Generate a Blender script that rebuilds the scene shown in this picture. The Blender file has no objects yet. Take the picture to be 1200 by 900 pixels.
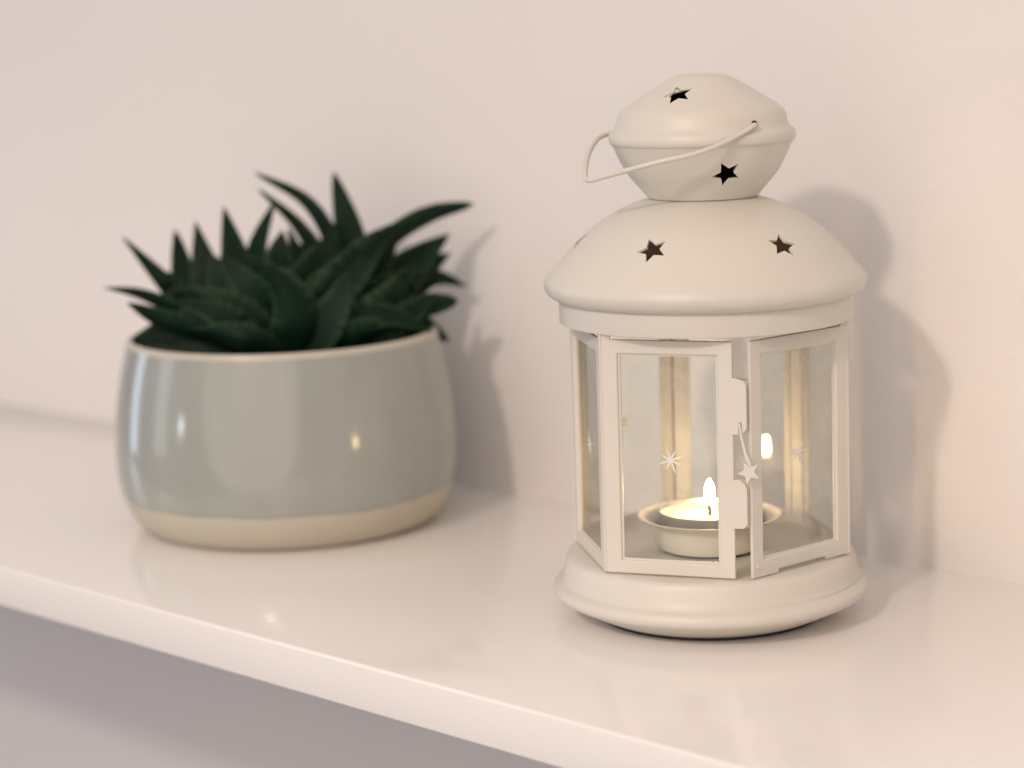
import bpy, bmesh, math, random
from mathutils import Vector, Matrix, noise
random.seed(7)
sc = bpy.context.scene
C = sc.collection

# ------------------------------------------------------------------ camera
# world: X runs along the shelf, Y points into the wall, Z up, origin under the lantern's axis (metres)
CAM = Vector((0.55286, -0.65624, 0.23394))
CR = Vector((0.7098536, 0.7035944, -0.03260059)).normalized()
CF = Vector((-0.69817749, 0.69676574, -0.16451657)).normalized()
CU = CR.cross(CF).normalized()
FPX = 2670.0                                     # focal length in pixels of the 1200 x 900 photograph
cd = bpy.data.cameras.new('camera'); cam = bpy.data.objects.new('camera', cd); C.objects.link(cam)
m = Matrix.Identity(4)
for i in range(3):
    m[i][0] = CR[i]; m[i][1] = CU[i]; m[i][2] = -CF[i]; m[i][3] = CAM[i]
cam.matrix_world = m
cd.sensor_width = 36.0; cd.lens = FPX / 1200 * 36
cd.clip_start = 0.01; cd.clip_end = 50
cd.dof.use_dof = True; cd.dof.focus_distance = 0.815; cd.dof.aperture_fstop = 6.2
sc.camera = cam

# ------------------------------------------------------------------ room light
w = bpy.data.worlds.new('World'); sc.world = w; w.use_nodes = True
nt = w.node_tree; bg = nt.nodes['Background']
tc = nt.nodes.new('ShaderNodeTexCoord'); sx = nt.nodes.new('ShaderNodeSeparateXYZ'); rp = nt.nodes.new('ShaderNodeValToRGB')
mr = nt.nodes.new('ShaderNodeMapRange'); mr.inputs[1].default_value = -1; mr.inputs[2].default_value = 1
nt.links.new(tc.outputs['Generated'], sx.inputs[0]); nt.links.new(sx.outputs['Z'], mr.inputs[0]); nt.links.new(mr.outputs[0], rp.inputs[0])
rp.color_ramp.elements[0].position = 0.45; rp.color_ramp.elements[0].color = (0.175, 0.165, 0.19, 1)
rp.color_ramp.elements[1].position = 1.0; rp.color_ramp.elements[1].color = (0.74, 0.65, 0.58, 1)
nt.links.new(rp.outputs[0], bg.inputs[0]); bg.inputs[1].default_value = 1.0

def area(name, loc, target, size, power, col, shape='DISK', size_y=None):
    l = bpy.data.lights.new(name, 'AREA'); l.shape = shape; l.size = size
    if size_y: l.size_y = size_y
    l.energy = power; l.color = col
    o = bpy.data.objects.new(name, l); C.objects.link(o); o.location = loc
    o.rotation_euler = (Vector(target) - Vector(loc)).to_track_quat('-Z', 'Y').to_euler()
    return o
LD = Vector((0.242 * 0.863, -0.970 * 0.863, 0.505)).normalized()
area('room_lamp', LD * 2.0 + Vector((0, 0, 0.09)), (0, 0, 0.09), 0.12, 12.5, (1.0, 0.84, 0.72))
area('window_light', (-2.3, -0.75, 0.25), (-0.2, 0, 0.05), 0.35, 5.0, (0.66, 0.81, 1.0), 'RECTANGLE', 1.0)
area('left_soft_panel', (-1.75, -1.75, 0.45), (-0.2, 0, 0.05), 0.45, 4.0, (0.84, 0.88, 1.0), 'RECTANGLE', 1.3)  # added soft panel: reflected band on the pot, cool fill from the left
area('front_fill', (0.55, -1.50, 0.42), (-0.10, 0.05, 0.05), 2.2, 17.0, (1.0, 0.86, 0.74), 'DISK')  # added broad fill from the front, not a real fitting
area('far_lamp', (-1.06, -1.93, 0.12), (-0.26, 0, 0.05), 0.07, 0.9, (0.75, 0.86, 1.0))

sc.view_settings.view_transform = 'Standard'; sc.view_settings.look = 'None'
sc.view_settings.exposure = -0.05; sc.view_settings.gamma = 1.0; sc.view_settings.use_curve_mapping = False

# ------------------------------------------------------------------ materials
def new_mat(name):
    mt = bpy.data.materials.new(name); mt.use_nodes = True
    n = mt.node_tree.nodes; return mt, n, mt.node_tree.links, n['Principled BSDF']
def surf(name, col, rough, var=0.04, vscale=30, bump=0.0, bscale=300, spec=0.5, coat=0.0, rvar=0.0, detail=3, dents=0.0, zstretch=1.0):
    mt, n, l, b = new_mat(name)
    t = n.new('ShaderNodeTexCoord'); nz = n.new('ShaderNodeTexNoise'); nz.inputs['Scale'].default_value = vscale; nz.inputs['Detail'].default_value = detail
    mpv = n.new('ShaderNodeMapping'); mpv.inputs['Scale'].default_value = (1, 1, zstretch); l.new(t.outputs['Object'], mpv.inputs['Vector']); l.new(mpv.outputs[0], nz.inputs['Vector'])
    mx = n.new('ShaderNodeMix'); mx.data_type = 'RGBA'
    mx.inputs[6].default_value = [c * (1 - var) for c in col] + [1]; mx.inputs[7].default_value = [min(1, c * (1 + var)) for c in col] + [1]
    l.new(nz.outputs['Fac'], mx.inputs[0]); l.new(mx.outputs[2], b.inputs['Base Color'])
    b.inputs['Roughness'].default_value = rough; b.inputs['Specular IOR Level'].default_value = spec
    if rvar:
        mp = n.new('ShaderNodeMapRange'); mp.inputs[3].default_value = rough - rvar; mp.inputs[4].default_value = rough + rvar
        n2 = n.new('ShaderNodeTexNoise'); n2.inputs['Scale'].default_value = vscale * 2.3; n2.inputs['Detail'].default_value = 4
        l.new(t.outputs['Object'], n2.inputs['Vector']); l.new(n2.outputs['Fac'], mp.inputs[0]); l.new(mp.outputs[0], b.inputs['Roughness'])
    if coat: b.inputs['Coat Weight'].default_value = coat; b.inputs['Coat Roughness'].default_value = 0.05
    if bump:
        n3 = n.new('ShaderNodeTexNoise'); n3.inputs['Scale'].default_value = bscale; n3.inputs['Detail'].default_value = 4
        bp = n.new('ShaderNodeBump'); bp.inputs['Strength'].default_value = bump; bp.inputs['Distance'].default_value = 0.001
        l.new(t.outputs['Object'], n3.inputs['Vector']); l.new(n3.outputs['Fac'], bp.inputs['Height']); l.new(bp.outputs[0], b.inputs['Normal'])
        if dents:
            n4 = n.new('ShaderNodeTexNoise'); n4.inputs['Scale'].default_value = 38; n4.inputs['Detail'].default_value = 1
            b2 = n.new('ShaderNodeBump'); b2.inputs['Strength'].default_value = dents; b2.inputs['Distance'].default_value = 0.004
            l.new(t.outputs['Object'], n4.inputs['Vector']); l.new(n4.outputs['Fac'], b2.inputs['Height']); l.new(b2.outputs[0], bp.inputs['Normal'])
    return mt
M_wall = surf('wall_paint', (0.745, 0.705, 0.682), 0.7, 0.02, 6, 0.25, 330, dents=0.06)
M_shelf = surf('shelf_lacquer', (0.85, 0.815, 0.79), 0.12, 0.025, 7, 0.02, 60, spec=0.5, rvar=0.04, detail=8)
M_enamel = surf('cream_enamel', (0.65, 0.615, 0.55), 0.42, 0.025, 45, 0.10, 420, rvar=0.07, dents=0.25)
M_holder = surf('holder_enamel', (0.76, 0.70, 0.60), 0.38, 0.02, 80, 0.05, 500)
M_glaze = surf('celadon_glaze', (0.325, 0.342, 0.32), 0.13, 0.14, 55, 0.04, 90, spec=0.5, zstretch=0.12)
M_clay = surf('pale_clay', (0.50, 0.46, 0.375), 0.5, 0.05, 60, 0.15, 700)
M_rim = surf('rim_glaze', (0.50, 0.465, 0.40), 0.32, 0.08, 120, 0.06, 300)
M_soil = surf('soil', (0.035, 0.022, 0.014), 0.95, 0.5, 300, 0.8, 500)
M_wax = surf('wax', (0.86, 0.80, 0.70), 0.4, 0.02, 60)
M_wax.node_tree.nodes['Principled BSDF'].inputs['Subsurface Weight'].default_value = 0.5
M_wax.node_tree.nodes['Principled BSDF'].inputs['Subsurface Radius'].default_value = (0.008, 0.005, 0.003)
M_alu = surf('aluminium', (0.80, 0.79, 0.77), 0.28, 0.02, 100)
M_alu.node_tree.nodes['Principled BSDF'].inputs['Metallic'].default_value = 1.0
M_wick = surf('burnt_wick', (0.02, 0.018, 0.016), 0.9, 0.3, 800)
M_brown = surf('brown_metal', (0.085, 0.055, 0.038), 0.6, 0.3, 80)  # dark brown for the dome's inner faces and the rear corner rods
M_felt_shade = surf('felt_and_shade_dark', (0.03, 0.03, 0.035), 0.9, 0.2, 300)  # felt on the lantern's foot pad; elsewhere painted-in shade of cavities and gaps

def glass_mat():
    mt, n, l, b = new_mat('pane_glass'); n.remove(b)
    out = n['Material Output']; tr = n.new('ShaderNodeBsdfTransparent'); tr.inputs[0].default_value = (0.975, 0.985, 0.975, 1)
    gl = n.new('ShaderNodeBsdfGlossy'); gl.inputs['Roughness'].default_value = 0.012
    fr = n.new('ShaderNodeFresnel'); fr.inputs['IOR'].default_value = 1.5
    ge = n.new('ShaderNodeNewGeometry'); io = n.new('ShaderNodeMapRange'); io.inputs[3].default_value = 1.5; io.inputs[4].default_value = 1 / 1.5
    l.new(ge.outputs['Backfacing'], io.inputs[0]); l.new(io.outputs[0], fr.inputs['IOR'])      # Fresnel of a thin sheet, equal from either face
    mx = n.new('ShaderNodeMixShader'); l.new(fr.outputs[0], mx.inputs[0]); l.new(tr.outputs[0], mx.inputs[1]); l.new(gl.outputs[0], mx.inputs[2])
    tcg = n.new('ShaderNodeTexCoord'); sm = n.new('ShaderNodeTexNoise'); sm.inputs['Scale'].default_value = 55; sm.inputs['Detail'].default_value = 6; sm.inputs['Distortion'].default_value = 1.2
    smr = n.new('ShaderNodeMapRange'); smr.inputs[1].default_value = 0.52; smr.inputs[2].default_value = 0.75; smr.inputs[3].default_value = 0.0; smr.inputs[4].default_value = 0.10
    df = n.new('ShaderNodeBsdfDiffuse'); df.inputs[0].default_value = (0.75, 0.73, 0.70, 1); mx2 = n.new('ShaderNodeMixShader')       # faint smears and dust
    l.new(tcg.outputs['Object'], sm.inputs['Vector']); l.new(sm.outputs['Fac'], smr.inputs[0]); l.new(smr.outputs[0], mx2.inputs[0])
    l.new(mx.outputs[0], mx2.inputs[1]); l.new(df.outputs[0], mx2.inputs[2])
    l.new(mx2.outputs[0], out.inputs[0]); return mt
M_glass = glass_mat()
def etch_mat():
    mt, n, l, b = new_mat('etched_glass')
    b.inputs['Base Color'].default_value = (0.85, 0.84, 0.82, 1); b.inputs['Roughness'].default_value = 0.5
    out = n['Material Output']; tr = n.new('ShaderNodeBsdfTranslucent'); tr.inputs[0].default_value = (0.9, 0.88, 0.85, 1)
    mx = n.new('ShaderNodeMixShader'); mx.inputs[0].default_value = 0.25
    l.new(b.outputs[0], mx.inputs[1]); l.new(tr.outputs[0], mx.inputs[2]); l.new(mx.outputs[0], out.inputs[0]); return mt
M_etch = etch_mat()
def flame_mat():
    mt, n, l, b = new_mat('flame'); n.remove(b); e = n.new('ShaderNodeEmission')
    e.inputs[0].default_value = (1.0, 0.66, 0.33, 1); tcf = n.new('ShaderNodeTexCoord'); sz = n.new('ShaderNodeSeparateXYZ'); st = n.new('ShaderNodeMapRange')
    st.inputs[1].default_value = 0.0148; st.inputs[2].default_value = 0.0185; st.inputs[3].default_value = 14; st.inputs[4].default_value = 215   # cooler foot, bright body
    l.new(tcf.outputs['Object'], sz.inputs[0]); l.new(sz.outputs['Z'], st.inputs[0]); l.new(st.outputs[0], e.inputs[1])
    lw = n.new('ShaderNodeLayerWeight'); lw.inputs[0].default_value = 0.5
    mp = n.new('ShaderNodeMapRange'); mp.inputs[1].default_value = 0.35; mp.inputs[2].default_value = 0.95; mp.inputs[3].default_value = 0; mp.inputs[4].default_value = 1
    tr = n.new('ShaderNodeBsdfTransparent'); mx = n.new('ShaderNodeMixShader')          # thin gas at the flame's rim
    l.new(lw.outputs['Facing'], mp.inputs[0]); l.new(mp.outputs[0], mx.inputs[0]); l.new(e.outputs[0], mx.inputs[1]); l.new(tr.outputs[0], mx.inputs[2])
    l.new(mx.outputs[0], n['Material Output'].inputs[0]); return mt
M_flame = flame_mat(); M_flame.cycles.emission_sampling = 'FRONT_BACK'
def leaf_mat():
    mt, n, l, b = new_mat('succulent_leaf')
    at = n.new('ShaderNodeAttribute'); at.attribute_name = 'margin'
    t = n.new('ShaderNodeTexCoord'); nz = n.new('ShaderNodeTexNoise'); nz.inputs['Scale'].default_value = 90; nz.inputs['Detail'].default_value = 4
    vo = n.new('ShaderNodeTexVoronoi'); vo.inputs['Scale'].default_value = 520
    l.new(t.outputs['Object'], nz.inputs['Vector']); l.new(t.outputs['Object'], vo.inputs['Vector'])
    m1 = n.new('ShaderNodeMix'); m1.data_type = 'RGBA'; m1.inputs[6].default_value = (0.0008, 0.0075, 0.0038, 1); m1.inputs[7].default_value = (0.003, 0.021, 0.009, 1)
    l.new(nz.outputs['Fac'], m1.inputs[0])
    sp = n.new('ShaderNodeMapRange'); sp.inputs[1].default_value = 0.22; sp.inputs[2].default_value = 0.10; sp.inputs[3].default_value = 0; sp.inputs[4].default_value = 0.55
    l.new(vo.outputs['Distance'], sp.inputs[0])
    m2 = n.new('ShaderNodeMix'); m2.data_type = 'RGBA'; m2.inputs[7].default_value = (0.03, 0.062, 0.04, 1)
    l.new(sp.outputs[0], m2.inputs[0]); l.new(m1.outputs[2], m2.inputs[6])
    m3 = n.new('ShaderNodeMix'); m3.data_type = 'RGBA'; m3.inputs[7].default_value = (0.055, 0.11, 0.05, 1)
    l.new(at.outputs['Fac'], m3.inputs[0]); l.new(m2.outputs[2], m3.inputs[6]); l.new(m3.outputs[2], b.inputs['Base Color'])
    b.inputs['Roughness'].default_value = 0.5; b.inputs['Specular IOR Level'].default_value = 0.14
    return mt
M_leaf = leaf_mat()

# ------------------------------------------------------------------ helpers
def mesh_obj(name, verts, faces, mat, parent=None, smooth=True, sharp=35):
    me = bpy.data.meshes.new(name); me.from_pydata([tuple(v) for v in verts], [], faces); me.update()
    bm = bmesh.new(); bm.from_mesh(me); bmesh.ops.recalc_face_normals(bm, faces=bm.faces); bm.to_mesh(me); bm.free()
    if smooth:
        me.shade_smooth(); me.set_sharp_from_angle(angle=math.radians(sharp))
    me.materials.append(mat)
    o = bpy.data.objects.new(name, me); C.objects.link(o)
    if parent: o.parent = parent
    return o
def tag(o, label=None, cat=None, group=None, kind=None):
    if label: o['label'] = label
    if cat: o['category'] = cat
    if group: o['group'] = group
    if kind: o['kind'] = kind
    return o
def empty(name, loc):
    o = bpy.data.objects.new(name, None); C.objects.link(o); o.location = loc; o.empty_display_size = 0.02; return o
def dense(prof, step=2.0):
    """smooth a profile (mm) with Catmull-Rom; repeated points make corners"""
    out = []
    P = prof
    for i in range(len(P) - 1):
        p0 = P[max(i - 1, 0)]; p1 = P[i]; p2 = P[i + 1]; p3 = P[min(i + 2, len(P) - 1)]
        if p1 == p2: continue
        n = max(1, int(math.hypot(p2[0] - p1[0], p2[1] - p1[1]) / step))
        for k in range(n):
            t = k / n
            out.append(tuple(0.5 * (2 * p1[j] + (p2[j] - p0[j]) * t + (2 * p0[j] - 5 * p1[j] + 4 * p2[j] - p3[j]) * t * t + (3 * p1[j] - p0[j] - 3 * p2[j] + p3[j]) * t ** 3) for j in (0, 1)))
    out.append(P[-1]); return out
def lathe_data(prof, seg=112, closed=False):
    V, Fc = [], []; rings = []
    for r, z in prof:
        r /= 1000; z /= 1000
        if r < 1e-6: rings.append([len(V)]); V.append((0, 0, z))
        else:
            rings.append(list(range(len(V), len(V) + seg)))
            for k in range(seg):
                a = 2 * math.pi * k / seg; V.append((r * math.cos(a), r * math.sin(a), z))
    n = len(rings); pairs = [(i, i + 1) for i in range(n - 1)] + ([(n - 1, 0)] if closed else [])
    for i, j in pairs:
        A, B = rings[i], rings[j]
        if len(A) == 1 and len(B) == 1: continue
        for k in range(seg):
            k2 = (k + 1) % seg
            if len(A) == 1: Fc.append((A[0], B[k], B[k2]))
            elif len(B) == 1: Fc.append((A[k], B[0], A[k2]))
            else: Fc.append((A[k], B[k], B[k2], A[k2]))
    return V, Fc
def lathe(name, prof, mat, parent, seg=112, closed=False, sharp=40, inner=None, inner_mat=None):
    V, Fc = lathe_data(prof, seg, closed); o = mesh_obj(name, V, Fc, mat, parent, True, sharp)
    if inner is not None:                        # faces from profile point 'inner' on are the inside of the shell
        o.data.materials.append(inner_mat)
        for f in o.data.polygons:
            if f.index >= inner * seg: f.material_index = 1
    return o
def tube_data(pts, rad, seg=10, caps=True):
    V, Fc = [], []; n = len(pts); up = Vector((0.13, 0.21, 1)).normalized()
    for i, p in enumerate(pts):
        t = (Vector(pts[min(i + 1, n - 1)]) - Vector(pts[max(i - 1, 0)])).normalized()
        a = up - t * up.dot(t); a.normalize(); b = t.cross(a); up = a
        r = rad[i] if isinstance(rad, (list, tuple)) else rad
        for k in range(seg):
            q = 2 * math.pi * k / seg; V.append(Vector(p) + (a * math.cos(q) + b * math.sin(q)) * r)
    for i in range(n - 1):
        for k in range(seg):
            k2 = (k + 1) % seg; Fc.append((i * seg + k, i * seg + k2, (i + 1) * seg + k2, (i + 1) * seg + k))
    if caps: Fc.append(tuple(range(seg))); Fc.append(tuple(range((n - 1) * seg, n * seg)))
    return V, Fc
def cr(P, n):
    """Catmull-Rom through 3-D points"""
    out = []; P = [Vector(p) for p in P]; L = len(P)
    for k in range(n + 1):
        f = k / n * (L - 1); i = min(int(f), L - 2); t = f - i
        p1, p2 = P[i], P[i + 1]; p0 = P[i - 1] if i else 2 * p1 - p2; p3 = P[i + 2] if i + 2 < L else 2 * p2 - p1
        out.append(0.5 * (2 * p1 + (p2 - p0) * t + (2 * p0 - 5 * p1 + 4 * p2 - p3) * t * t + (3 * p1 - p0 - 3 * p2 + p3) * t ** 3))
    return out
def boolean_cut(o, cutters):
    dgm = []
    for c in cutters:
        md = o.modifiers.new('cut', 'BOOLEAN'); md.object = c; md.operation = 'DIFFERENCE'; md.solver = 'EXACT'; dgm.append(md)
    bpy.context.view_layer.update()
    dg = bpy.context.evaluated_depsgraph_get()
    me = bpy.data.meshes.new_from_object(o.evaluated_get(dg))
    o.modifiers.clear(); old = o.data; nm = old.name; o.data = me; bpy.data.meshes.remove(old); me.name = nm
    me.shade_smooth(); me.set_sharp_from_angle(angle=math.radians(38))
    for c in cutters:
        d = c.data; bpy.data.objects.remove(c); bpy.data.meshes.remove(d)
def star_cutter(az, r, z, slope_el, rad, rot):
    """star-shaped prism crossing the shell at azimuth az (deg), radius r, height z (mm); slope_el = elevation of the outward normal"""
    a = math.radians(az); e = math.radians(slope_el)
    nrm = Vector((math.cos(a) * math.cos(e), math.sin(a) * math.cos(e), math.sin(e)))
    side = Vector((-math.sin(a), math.cos(a), 0)); upv = nrm.cross(side)
    c = Vector((math.cos(a) * r, math.sin(a) * r, z)) / 1000
    V, Fc = [], []
    for d in (-0.006, 0.006):
        for k in range(10):
            q = math.radians(rot + 36 * k); rr = (rad if k % 2 == 0 else rad * 0.47) / 1000
            V.append(c + nrm * d + side * (rr * math.sin(q)) + upv * (rr * math.cos(q)))
    Fc.append(tuple(range(10))); Fc.append(tuple(range(10, 20)))
    for k in range(10): Fc.append((k, (k + 1) % 10, 10 + (k + 1) % 10, 10 + k))
    return mesh_obj('star_cutter', V, Fc, M_enamel, None, False)

# ------------------------------------------------------------------ the setting: wall and shelf
WY = 0.1056; SY = -0.1343; TK = 0.0178
def slab(name, x0, x1, y0, y1, z0, z1, mat, bev=0.0):
    bm = bmesh.new(); bmesh.ops.create_cube(bm, size=1)
    for v in bm.verts:
        v.co = Vector(((x0 + x1) / 2 + v.co.x * (x1 - x0), (y0 + y1) / 2 + v.co.y * (y1 - y0), (z0 + z1) / 2 + v.co.z * (z1 - z0)))
    if bev: bmesh.ops.bevel(bm, geom=list(bm.edges), offset=bev, segments=3, profile=0.5, affect='EDGES')
    me = bpy.data.meshes.new(name); bm.to_mesh(me); bm.free(); me.shade_smooth(); me.set_sharp_from_angle(angle=math.radians(50)); me.materials.append(mat)
    o = bpy.data.objects.new(name, me); C.objects.link(o); return o
tag(slab('wall', -3.0, 2.5, WY, WY + 0.08, -1.3, 1.7, M_wall), 'off white painted wall behind the shelf', 'wall', kind='structure')
tag(slab('shelf', -1.6, 1.1, SY, WY + 0.003, -TK, 0.0, M_shelf, 0.0011), 'white lacquered wall shelf with a straight front edge', 'shelf', kind='structure')

# ------------------------------------------------------------------ lantern
lan = empty('lantern', (0, 0, 0))
tag(lan, 'cream metal lantern with star cut-outs and glass sides holding a lit tealight', 'lantern')
lathe('foot_pad', [(0, 0.05), (42.6, 0.05), (42.9, 0.4), (42.9, 1.3), (0, 1.3)], M_felt_shade, lan, 96)
base = [(0, 1.2), (43.0, 1.2), (44.0, 1.6), (48.5, 3.6), (54.0, 6.4), (57.8, 8.3), (59.4, 9.1), (60.2, 10.2), (60.5, 11.4), (60.2, 12.6), (59.4, 13.6), (58.4, 14.3), (57.5, 14.7),
        (57.2, 15.1), (57.3, 15.6), (57.1, 16.1), (56.6, 16.6), (56.4, 18.5), (55.5, 22.0), (55.1, 23.4), (54.2, 24.5), (52.6, 25.0), (46, 25.0), (44.5, 24.8), (0, 24.8)]
lathe('base', base, M_enamel, lan, 144, sharp=50)

HR = 0.0545; Z0 = 0.0256; Z1 = 0.1126
VA = [-95 + 60 * k for k in range(6)]
def vtx(k): a = math.radians(VA[k % 6]); return Vector((HR * math.cos(a), HR * math.sin(a), 0))
def panel_frame_data(L, u0, u1, z0, z1, st_l, st_r, rt, rb):
    """rectangular sheet metal frame with chamfered edges; local x along the side, y inward, z up"""
    def loop(o, d, inner):
        if inner: a, b, c, e = u0 + st_l + o, u1 - st_r - o, z0 + rb + o, z1 - rt - o
        else: a, b, c, e = u0 + o, u1 - o, z0 + o, z1 - o
        return [(a, d, c), (b, d, c), (b, d, e), (a, d, e)]
    f = 0.00025; T = 0.0011
    loops = [loop(0, T, False), loop(0, f, False), loop(f, 0, False), loop(-0.0005, 0, True), loop(-0.0001, f, True), loop(0.0, 0.0009, True), loop(0.0007, 0.0010, True), loop(0.0007, T + 0.0006, True), loop(-0.0016, T + 0.0006, True), loop(-0.0020, T, True)]
    V, Fc = [], []
    for lp in loops: V += lp
    n = len(loops)
    for i in range(n):
        j = (i + 1) % n
        for k in range(4):
            k2 = (k + 1) % 4; Fc.append((i * 4 + k, i * 4 + k2, j * 4 + k2, j * 4 + k))
    return V, Fc
def add_box(V, Fc, a, b):
    i = len(V)
    for x in (a[0], b[0]):
        for y in (a[1], b[1]):
            for z in (a[2], b[2]): V.append((x, y, z))
    for q in ((0, 1, 3, 2), (4, 5, 7, 6), (0, 1, 5, 4), (2, 3, 7, 6), (0, 2, 6, 4), (1, 3, 7, 5)): Fc.append(tuple(i + k for k in q))
def prism_xz(V, Fc, poly, y0, y1):
    i = len(V); n = len(poly)
    for y in (y0, y1):
        for x, z in poly: V.append((x, y, z))
    Fc.append(tuple(range(i, i + n))); Fc.append(tuple(range(i + n, i + 2 * n)))
    for k in range(n): Fc.append((i + k, i + (k + 1) % n, i + n + (k + 1) % n, i + n + k))
frames = []
for k in range(6):
    A, B = vtx(k), vtx(k + 1); L = (B - A).length; d = (B - A).normalized()
    # inward direction
    inn = Vector((-d.y, d.x, 0))
    g = 0.00045; gb = 0.00105                     # the two seams away from the door gape a little
    u0, u1, z0, z1 = gb if k in (3, 4) else g, L - (gb if k in (2, 3) else g), Z0, Z1
    sl = sr = 0.0062
    if k == 0: u1 = L - 0.0050; sr = 0.0056
    if k == 1: u0 = 0.0022; z0 = Z0 + 0.0013; sl = 0.0058
    V, Fc = panel_frame_data(L, u0, u1, z0, z1, sl, sr, 0.0052, 0.0049)
    # tabs that reach up into the roof band
    for a, b in ((u0, u0 + 0.0034), (u1 - 0.0034, u1)): 
        if (k == 0 and a > 0.03) or (k == 1 and a < 0.02): continue
        add_box(V, Fc, (a, 0.0002, z1 - 0.0004), (b, 0.0010, z1 + 0.0045))
    if k == 1:
        add_box(V, Fc, (u0 + 0.0001, 0.0001, Z0), (u0 + 0.0135, 0.0011, z0 + 0.0003)); add_box(V, Fc, (u1 - 0.0125, 0.0001, Z0 + 0.0002), (u1 - 0.0001, 0.0011, z0 + 0.0003))
    nm = 'door' if k == 1 else 'side_frame'
    fr = mesh_obj(nm, V, Fc, M_enamel, lan, False)
    R = Matrix(((d.x, inn.x, 0), (d.y, inn.y, 0), (0, 0, 1))).to_4x4(); R.translation = A
    fr.matrix_local = R
    frames.append(fr)
    V, Fc = [], []
    add_box(V, Fc, (u0 + sl - 0.0009, 0.0012, z0 + 0.0040), (u1 - sr + 0.0009, 0.0022, z1 - 0.0044))
    mesh_obj('glass_pane', V, Fc, M_glass, fr, False)
    # star etched into the pane: eight rays of uneven length
    V, Fc = [], []; uc = (u0 + u1) / 2 + (0.0008 if k == 0 else 0); zc = 0.0685; rs = random.Random(k)
    r0 = rs.uniform(-10, 10)
    for q in range(8):
        an = math.radians(r0 + 45 * q + 12); ln = 0.0056 if q % 2 == 0 else 0.0042
        c, s = math.cos(an), math.sin(an); wv = 0.00042
        poly = [(uc - s * wv, zc + c * wv), (uc + c * ln * .55 - s * wv * .8, zc + s * ln * .55 + c * wv * .8), (uc + c * ln, zc + s * ln), (uc + c * ln * .55 + s * wv * .8, zc + s * ln * .55 - c * wv * .8), (uc + s * wv, zc - c * wv)]
        prism_xz(V, Fc, poly, 0.00112 + q * 0.000006, 0.00119)
    mesh_obj('etched_star', V, Fc, M_etch, fr, False)
# latch between the front frame and the door
fr0, fr1 = frames[0], frames[1]
V, Fc = [], []
prism_xz(V, Fc, [(0.0468, 0.0992), (0.0505, 0.0996), (0.0537, 0.0985), (0.0545, 0.0975), (0.0545, 0.0815), (0.0537, 0.0800), (0.0527, 0.0795), (0.0527, 0.0835), (0.0515, 0.0835), (0.0515, 0.0790), (0.0468, 0.0790)], -0.0002, 0.0010)
mesh_obj('latch_plate', V, Fc, M_enamel, fr0, False)
V, Fc = [], []
prism_xz(V, Fc, [(0.0468, 0.0620), (0.0515, 0.0625), (0.0535, 0.0610), (0.0543, 0.0590), (0.0543, 0.0460), (0.0530, 0.0445), (0.0468, 0.0445)], -0.0002, 0.0010)
mesh_obj('latch_plate', V, Fc, M_enamel, fr0, False)
V, Fc = [], []
hk = [(0.0517, 0.0834), (0.0523, 0.0836), (0.0530, 0.0790), (0.0546, 0.0725), (0.0562, 0.0690), (0.0568, 0.0655), (0.0558, 0.0650), (0.0550, 0.0680), (0.0538, 0.0715), (0.0523, 0.0782)]
prism_xz(V, Fc, hk, -0.0012, -0.0004)
mesh_obj('latch_arm', V, Fc, M_enamel, fr0, False)
V, Fc = [], []; sp = []
for k in range(10):
    q = math.radians(-28 + 36 * k); rr = 0.0044 if k % 2 == 0 else 0.0019
    sp.append((0.0556 + rr * math.cos(q), 0.0657 + rr * math.sin(q)))
prism_xz(V, Fc, sp, -0.0022, -0.0012)
mesh_obj('latch_star', V, Fc, M_enamel, fr0, False)
V, Fc = [], []
add_box(V, Fc, (0.0014, 0.0012, 0.0795), (0.0034, 0.0060, 0.0985)); add_box(V, Fc, (0.0014, 0.0012, 0.0450), (0.0034, 0.0050, 0.0620))
mesh_obj('door_catch', V, Fc, M_enamel, fr1, False)
Vr, Fr = tube_data([(0.0050, -0.0007, Z0 + 0.0040), (0.0050, 0.0002, Z0 + 0.0040)], 0.0010, 12)
mesh_obj('rivet', Vr, Fr, M_enamel, fr1)
for k in range(6):
    if k == 1: continue
    c = vtx(k) * 0.9925
    Vr, Fr = tube_data([c + Vector((0, 0, Z0 + 0.0003)), c + Vector((0, 0, Z1 + 0.004))], 0.0006, 8)
    mesh_obj('corner_rod', Vr, Fr, M_brown if k in (3, 4) else M_enamel, lan)  # the two rear rods are dark brown, the others cream

lathe('roof_band', [(55.2, 124.5), (55.3, 115.2), (55.1, 114.6), (54.6, 114.4), (54.2, 114.8), (54.2, 124.5)], M_enamel, lan, 144, True)
outer = dense([(56.0, 123.4), (58.0, 124.2), (59.9, 125.8), (60.8, 128.0), (60.6, 130.0), (59.2, 132.0), (56.6, 134.9), (53, 139.0), (49, 143.4), (43, 148.8), (37, 153.0), (30, 156.8), (24, 159.2), (19.5, 160.3)], 1.6)
inner = [(r - 0.75 if i > 6 else max(r - 0.9, 54.3), z - 0.5 if i > 6 else z) for i, (r, z) in enumerate(outer)]
inner = [(19.5, 159.5), (24, 158.4), (30, 156.0), (36.5, 152.2), (42.4, 148.1), (48.2, 142.8), (52.2, 138.4), (55.8, 134.3), (57.8, 131.6), (58.6, 129), (58.2, 127), (55.6, 124.9)]
dome = lathe('roof_dome', outer + inner, M_enamel, lan, 144, True, 40, len(outer), M_brown)
boolean_cut(dome, [star_cutter(a, 47.0, 145.4, 46, 5.9, r) for a, r in ((-73.1, 186), (-13.0, 160), (47, 30), (107, 75), (165, 10), (-133, 50))])

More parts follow.
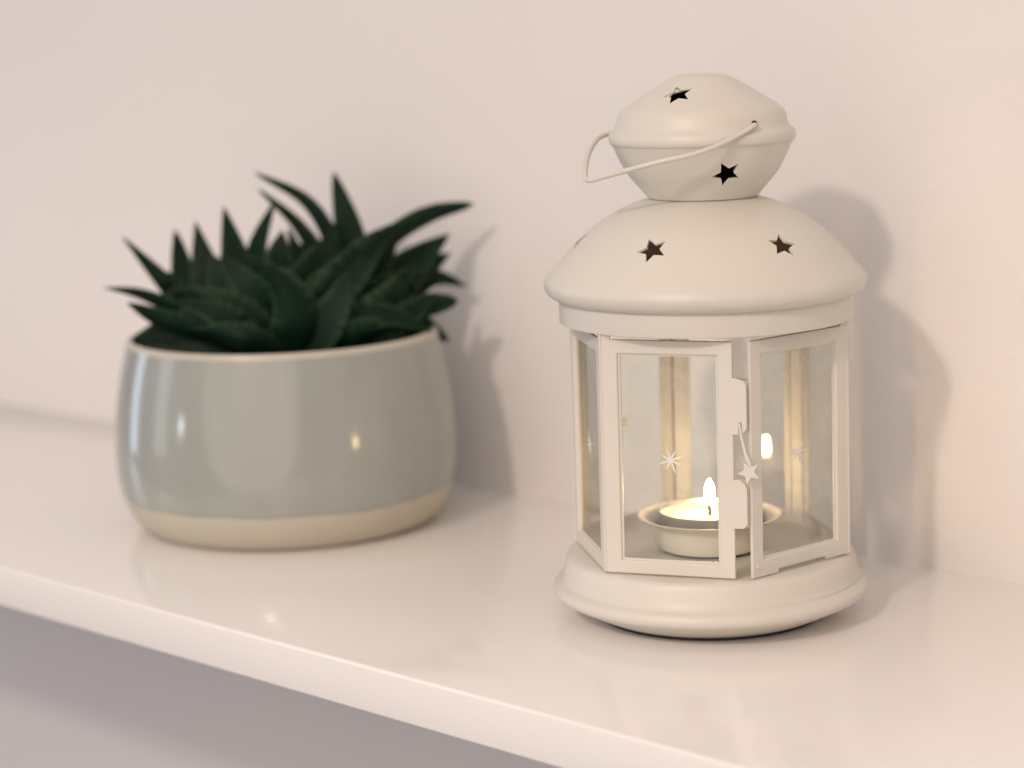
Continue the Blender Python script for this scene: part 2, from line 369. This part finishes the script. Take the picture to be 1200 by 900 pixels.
Kout = dense([(20.6, 160.5), (24.4, 165.0), (28.2, 169.6), (31.0, 174.6), (33.2, 179.6), (33.7, 180.6)], 1.2)
Kl = [(0, 160.5)] + Kout + [(32.9, 180.8), (30.2, 174.8), (27.4, 170.0), (23.6, 165.4), (20.2, 161.3), (0, 161.3)]
kb = lathe('finial_bowl', Kl, M_enamel, lan, 128, False, 40, len(Kout) + 1, M_felt_shade)  # inner faces coloured dark: shade of the closed knob painted in
boolean_cut(kb, [star_cutter(a, 28.6, 170.4, -32, 5.7, r) for a, r in ((-32, 186), (58, 20), (146, 60))])
Kup = [(33.6, 180.4), (34.3, 180.8), (34.8, 181.8), (34.9, 183.6), (34.6, 184.8), (33.6, 185.6), (32.6, 186.6), (32.0, 188.2), (31.6, 190.2), (30.9, 192.0), (29.8, 193.3)] + dense([(28.4, 194.3), (22, 198.4), (15.5, 202.3), (11.0, 204.8), (9.2, 205.5), (7.8, 205.8), (0, 206.0)], 1.4)
Kin = [(0, 205.2), (7.8, 204.9), (12.3, 203.2), (17.8, 200.4), (23.7, 196.9), (28.3, 193.4), (30.4, 191), (31.2, 188), (32, 186), (33.2, 184.4), (33.2, 181)]
kt = lathe('finial_cap', Kup + Kin, M_enamel, lan, 128, True, 40, len(Kup), M_felt_shade)  # same painted-in shade on the inside of the cap
boolean_cut(kt, [star_cutter(a, 20.6, 199.7, 61, 5.9, r) for a, r in ((-74.4, 190), (46, 20), (166, 60))])
# wire handle hinged through two holes in the cap, hanging down to one side
ha = math.radians(166); u = Vector((math.cos(ha), math.sin(ha), 0)); wd = Vector((math.cos(ha + math.pi / 2), math.sin(ha + math.pi / 2), 0))
t = math.radians(23); wv = wd * math.cos(t) + Vector((0, 0, -math.sin(t))); hc = Vector((0, 0, 0.1872))
HV = Vector((CF.x, CF.y, 0)).normalized()
def on_wire(px, py, tow):
    """photo pixel -> point 'tow' mm nearer than the lantern's axis"""
    d = CR * ((px - 600) / FPX) - CU * ((py - 450) / FPX) + CF
    return CAM + d * ((-HV * (tow / 1000) - CAM).dot(HV) / d.dot(HV))
pts = [hc - u * 0.0305] + [on_wire(*q) for q in ((884, 147, 30), (866, 158, 34), (840, 171, 39), (812, 181, 42), (780, 188, 42), (745, 197, 39), (712, 206, 33), (694, 211, 28), (688, 211, 25), (686, 206, 22), (686.5, 194, 14), (690, 180, 4), (697, 167, -6), (708, 158.5, -14))] + [hc + u * 0.0358 + wv * 0.003, hc + u * 0.0305]
pts = cr(pts, 110)
Vh, Fh = tube_data(pts, 0.00095, 12)
mesh_obj('handle', Vh, Fh, M_enamel, lan)
for s in (-1, 1):
    Vh, Fh = tube_data([hc + u * s * 0.0318 + Vector((0, 0, .0016)), hc + u * s * 0.0330 + Vector((0, 0, .0016))], 0.0007, 12)
    mesh_obj('handle_hole', Vh, Fh, M_felt_shade, lan)  # solid dark stubs, coloured to read as shaded holes

# ------------------------------------------------------------------ cup and tealight inside the lantern
FZ = 24.8
hold = empty('candle_cup', (0.0004, 0, FZ / 1000))
tag(hold, 'shallow cream metal cup with a flared rim on the lantern floor', 'candle holder')
lathe('foot_ring', [(0, 0.05), (18.2, 0.05), (18.2, 1.0), (0, 1.0)], M_felt_shade, hold, 64)  # low foot, coloured dark as the shadow gap under the cup
hp = dense([(0, 1.0), (0, 1.0), (18.8, 1.0), (20.0, 1.5), (20.7, 3.0), (21.4, 6.5), (21.8, 9.2), (22.5, 10.9), (24.4, 12.1), (26.8, 13.0), (27.6, 13.3)], 1.2)
hp += [(27.8, 13.6), (27.4, 13.8), (26.4, 13.6), (24.2, 12.8), (22.4, 11.8), (21.5, 10.4), (20.9, 8), (20.4, 4), (19, 2.2), (0, 2.2)]
lathe('cup', hp, M_holder, hold, 96)
tea = empty('tealight', (0.0004, 0, (FZ + 2.25) / 1000))
tag(tea, 'lit tealight candle in a thin metal shell inside the lantern', 'candle')
lathe('metal_shell', [(0, 0), (18.9, 0), (19.2, 0.4), (19.3, 12.8), (19.5, 13.1), (19.2, 13.2), (19.0, 12.9), (19.0, 0.6), (0, 0.6)], M_alu, tea, 80)
lathe('wax', [(0, 0.7), (18.9, 0.7), (18.9, 12.0), (18.2, 12.1), (16, 11.6), (10, 11.1), (3, 10.8), (0, 10.8)], M_wax, tea, 80)
wz = 0.0106
Vw, Fw = tube_data(cr([(0, 0, wz), (0.0002, 0, wz + 0.002), (-0.0001, -0.0003, wz + 0.0037), (0.0006, -0.0006, wz + 0.0052)], 12), 0.0006, 8)
mesh_obj('wick', Vw, Fw, M_wick, tea)
fl = [(0, 14.7), (0.7, 15.0), (1.3, 15.8), (1.75, 17.0), (1.95, 18.6), (1.95, 20.2), (1.7, 22.0), (1.15, 23.5), (0.5, 24.7), (0, 25.3)]
flo = lathe('flame', dense(fl, 0.5), M_flame, tea, 24)
flo.location = (0.0004, -0.0003, 0.0)

# ------------------------------------------------------------------ plant pot
PC = Vector((-0.2582, 0.0048, 0))
pot = empty('plant_pot', PC)
tag(pot, 'round grey green glazed ceramic pot with a bare pale clay base band', 'plant pot')
lower = dense([(0, 0.2), (0, 0.2), (62.5, 0.2), (65.4, 0.6), (67.6, 1.8), (70.0, 4.0), (72.6, 7.6), (74.6, 11.4), (76.0, 15.0), (76.9, 18.5), (77.3, 21.0)], 1.5)
lathe('clay_base', lower + [(75.8, 21.0), (74.5, 15.0), (66, 4), (60, 3.2), (0, 3.2)], M_clay, pot, 128)
upp = dense([(76.95, 17.6), (77.35, 18.1), (78.0, 21.5), (78.8, 27.0), (79.2, 35.0), (78.9, 44.0), (77.8, 55.0), (76.2, 66.0), (74.2, 76.0), (72.4, 83.4), (71.7, 86.0)], 1.2)
nupp = len(upp)
upp += [(68.4, 86.0), (68.8, 84.0), (71.2, 74), (74, 55), (74.8, 40), (75.4, 24), (76.0, 18.2)]
gb = lathe('glazed_body', upp, M_glaze, pot, 160, True)
for v in gb.data.vertices:                       # hand-dipped lower edge of the glaze
    if v.co.z < 0.0200 and v.co.x ** 2 + v.co.y ** 2 > 0.0758 ** 2:
        v.co.z += (noise.noise(v.co * 45) * 0.0011 + noise.noise(v.co * 160) * 0.0003) * min(1, (0.0205 - v.co.z) / 0.002)
lathe('rim', dense([(71.75, 85.8), (71.3, 87.3), (70.6, 88.2), (69.8, 88.6), (68.9, 88.4), (68.3, 87.4), (68.35, 85.8)], 0.5), M_rim, pot, 160, True)
# soil
V, Fc = [], []; NR, NS = 14, 48
for i in range(NR + 1):
    r = 0.0695 * i / NR
    for k in range(NS):
        a = 2 * math.pi * k / NS; x, y = r * math.cos(a), r * math.sin(a)
        V.append((x, y, 0.0755 + (noise.noise(Vector((x, y, 0)) * 90) * 0.0022 + noise.noise(Vector((x, y, 3)) * 260) * 0.0012 if i < NR else -0.002)))
for i in range(NR):
    for k in range(NS):
        k2 = (k + 1) % NS; Fc.append((i * NS + k, i * NS + k2, (i + 1) * NS + k2, (i + 1) * NS + k))
tag(mesh_obj('soil', V, Fc, M_soil, pot), 'dark potting soil', kind='stuff')

# ------------------------------------------------------------------ succulent
VD = (PC - CAM); VD.z = 0; VD.normalize()
def PX(px, py, dep):
    """photo pixel -> point on the upright plane 'dep' mm behind the pot's axis"""
    d = CR * ((px - 600) / FPX) - CU * ((py - 450) / FPX) + CF
    q = PC + VD * (dep / 1000)
    return CAM + d * ((q - CAM).dot(VD) / d.dot(VD))
plant = empty('succulent', PC + Vector((0, 0, 0.0785)))
tag(plant, 'dark green spiky succulent with thick pointed leaves growing in the pot', 'plant')
LEAVES = [  # control points (px, py, depth mm) from base to tip, width px, twist deg, tapering share of the length, bluntness
 ([(292, 398, -5), (215, 366, -5), (165, 345, -8), (122, 337, -10)], 20, 25, .6, .9),
 ([(292, 402, -15), (225, 386, -20), (183, 371, -22), (149, 355, -25)], 26, 15, .5, .8),
 ([(300, 402, 10), (238, 378, 10), (192, 330, 12), (143, 277, 12)], 33, 15, .62, .9),
 ([(275, 402, 25), (233, 378, 28), (216, 325, 32), (205, 269, 35)], 36, -15, .45, .75),
 ([(286, 402, 20), (252, 365, 25), (242, 318, 28), (229, 259, 30)], 46, 15, .45, .95),
 ([(305, 402, 10), (284, 355, 12), (276, 306, 15), (262, 242, 18)], 48, -15, .5, .9),
 ([(338, 402, 15), (308, 350, 15), (302, 295, 15), (322, 235, 12)], 42, 25, .6, .85),
 ([(372, 402, 20), (391, 305, 20), (363, 240, 22), (298, 202, 25)], 20, 20, .5, .7),
 ([(362, 402, 25), (376, 320, 25), (352, 268, 25), (302, 221, 28)], 22, 20, .5, .7),
 ([(345, 402, 2), (343, 350, 0), (349, 310, 0), (338, 266, 0)], 34, -20, .6, .9),
 ([(384, 402, 25), (408, 335, 25), (410, 278, 28), (391, 201, 30)], 46, 10, .48, .72),
 ([(380, 402, -6), (410, 335, -2), (450, 285, 3), (500, 253, 8), (556, 239, 10)], 24, -20, .3, .5),
 ([(366, 404, -14), (390, 350, -14), (424, 300, -10), (474, 258, -4)], 56, -15, .6, .8),
 ([(392, 402, 10), (440, 350, 15), (483, 310, 18), (527, 274, 20)], 46, 15, .4, .9),
 ([(392, 402, 15), (452, 355, 20), (492, 322, 20), (528, 296, 22)], 44, -20, .4, .9),
 ([(392, 402, 20), (462, 358, 22), (507, 327, 25), (547, 335, 28)], 30, 25, .5, .9),
 ([(380, 402, -5), (440, 380, -8), (490, 361, -8), (537, 352, -8)], 30, 15, .3, .5),
 ([(380, 406, -12), (440, 392, -10), (490, 385, -4), (527, 399, 0)], 40, 10, .4, .9),
 ([(320, 402, 20), (268, 386, 25), (225, 372, 30), (185, 364, 32)], 50, 10, .6, .9),
 ([(360, 402, 20), (410, 380, 30), (460, 364, 30), (508, 366, 28)], 60, -10, .5, .9),
 ([(332, 412, -28), (350, 380, -36), (334, 338, -40), (292, 297, -42)], 66, 0, .72, .95),
 ([(330, 404, -20), (268, 384, -22), (210, 384, -10), (150, 402, -2)], 50, -5, .55, .75),
 ([(356, 410, -24), (400, 380, -30), (452, 370, -30), (508, 388, -26)], 42, 25, .6, .9),
 ([(330, 406, -18), (285, 380, -22), (250, 356, -22), (215, 335, -20)], 60, 10, .6, .9),
 ([(350, 402, -10), (382, 352, -14), (418, 312, -12), (452, 280, -8)], 62, 20, .6, .9),
 ([(345, 402, -3), (356, 345, -4), (370, 310, 0), (392, 268, 2)], 60, -10, .6, .9),
 ([(302, 402, 0), (282, 370, 0), (264, 335, 5), (246, 296, 8)], 62, 10, .5, .9),
 ([(400, 402, 0), (430, 370, 0), (465, 340, 4), (502, 318, 8)], 62, -10, .5, .9),
 ([(345, 412, -30), (375, 388, -36), (395, 355, -38), (405, 318, -36)], 50, 15, .6, .9),
 ([(305, 406, 2), (255, 396, 5), (208, 391, 8), (164, 393, 10)], 40, 5, .5, .8),
 ([(312, 408, -10), (268, 402, -14), (226, 398, -14), (182, 400, -10)], 34, -10, .5, .8),
 ([(335, 402, 8), (328, 350, 8), (327, 305, 8), (331, 270, 8)], 46, 10, .5, .85),
 ([(352, 402, 18), (360, 350, 18), (362, 318, 18), (352, 285, 18)], 50, -10, .5, .85),
 ([(395, 404, -18), (432, 372, -22), (462, 342, -20), (486, 306, -14)], 46, -20, .6, .85),
 ([(400, 406, -20), (440, 386, -24), (478, 368, -22), (512, 342, -14)], 40, 15, .55, .85),
 ([(395, 402, 12), (425, 345, 14), (446, 300, 16), (468, 268, 18)], 44, 10, .5, .9),
 ([(360, 402, 14), (378, 345, 14), (372, 305, 14), (352, 262, 12)], 40, 25, .55, .85),
 ([(310, 406, -24), (282, 385, -30), (248, 365, -30), (205, 352, -24)], 38, -20, .6, .85),
 ([(300, 404, 8), (256, 378, 10), (228, 352, 12), (196, 318, 12)], 44, 10, .55, .85),
 ([(325, 404, -14), (306, 365, -18), (284, 330, -16), (258, 298, -8)], 48, -15, .6, .85),
 ([(376, 410, -30), (408, 394, -36), (436, 384, -34), (474, 378, -26)], 34, -10, .6, .85),
 ([(318, 412, -32), (292, 398, -38), (262, 390, -36), (222, 386, -28)], 34, 15, .6, .85),
]
NSEC, NRING = 22, 12
for pts_, wpx, tw, tap, blunt in LEAVES:
    P = cr([PX(*p) for p in pts_], NSEC)
    W = wpx * 0.000386; V = []; MG = []
    for i, p in enumerate(P):
        tt = i / NSEC
        T = (P[min(i + 1, NSEC)] - P[max(i - 1, 0)]).normalized()
        S = T.cross(VD).normalized(); Nn = S.cross(T).normalized()
        q = math.radians(tw + 10 * math.sin(tt * 5 + wpx)); S, Nn = S * math.cos(q) + Nn * math.sin(q), Nn * math.cos(q) - S * math.sin(q)
        if Nn.z < 0: Nn = -Nn
        ww = W * 0.5 * (0.8 + 0.2 * min(1, tt * 3)) * (1 - max(0.0, 1 - (1 - tt) / tap) ** 1.25) ** blunt + 0.00018
        th = ww * (0.42 - 0.1 * tt)
        for k in range(NRING):
            a = 2 * math.pi * k / NRING; x, y = math.cos(a), math.sin(a)
            yy = (y * 0.45 if y > 0 else y * 1.0) * th * 1.3 + abs(x) ** 2 * th * 0.55      # flat gutter above, rounded keel below
            jag = 1.0
            V.append(p + S * (x * ww * jag) + Nn * yy - plant.location)
            MG.append(max(0.0, abs(x) - 0.8) / 0.2 * 0.8 * (0.5 + 0.5 * math.sin(tt * 60)) ** 0.5)
    Fc = [(i * NRING + k, i * NRING + (k + 1) % NRING, (i + 1) * NRING + (k + 1) % NRING, (i + 1) * NRING + k) for i in range(NSEC) for k in range(NRING)]
    Fc += [tuple(range(NRING)), tuple(range(NSEC * NRING, (NSEC + 1) * NRING))]
    lf = mesh_obj('leaf', V, Fc, M_leaf, plant, True, 80)
    at = lf.data.attributes.new('margin', 'FLOAT', 'POINT')
    at.data.foreach_set('value', MG)
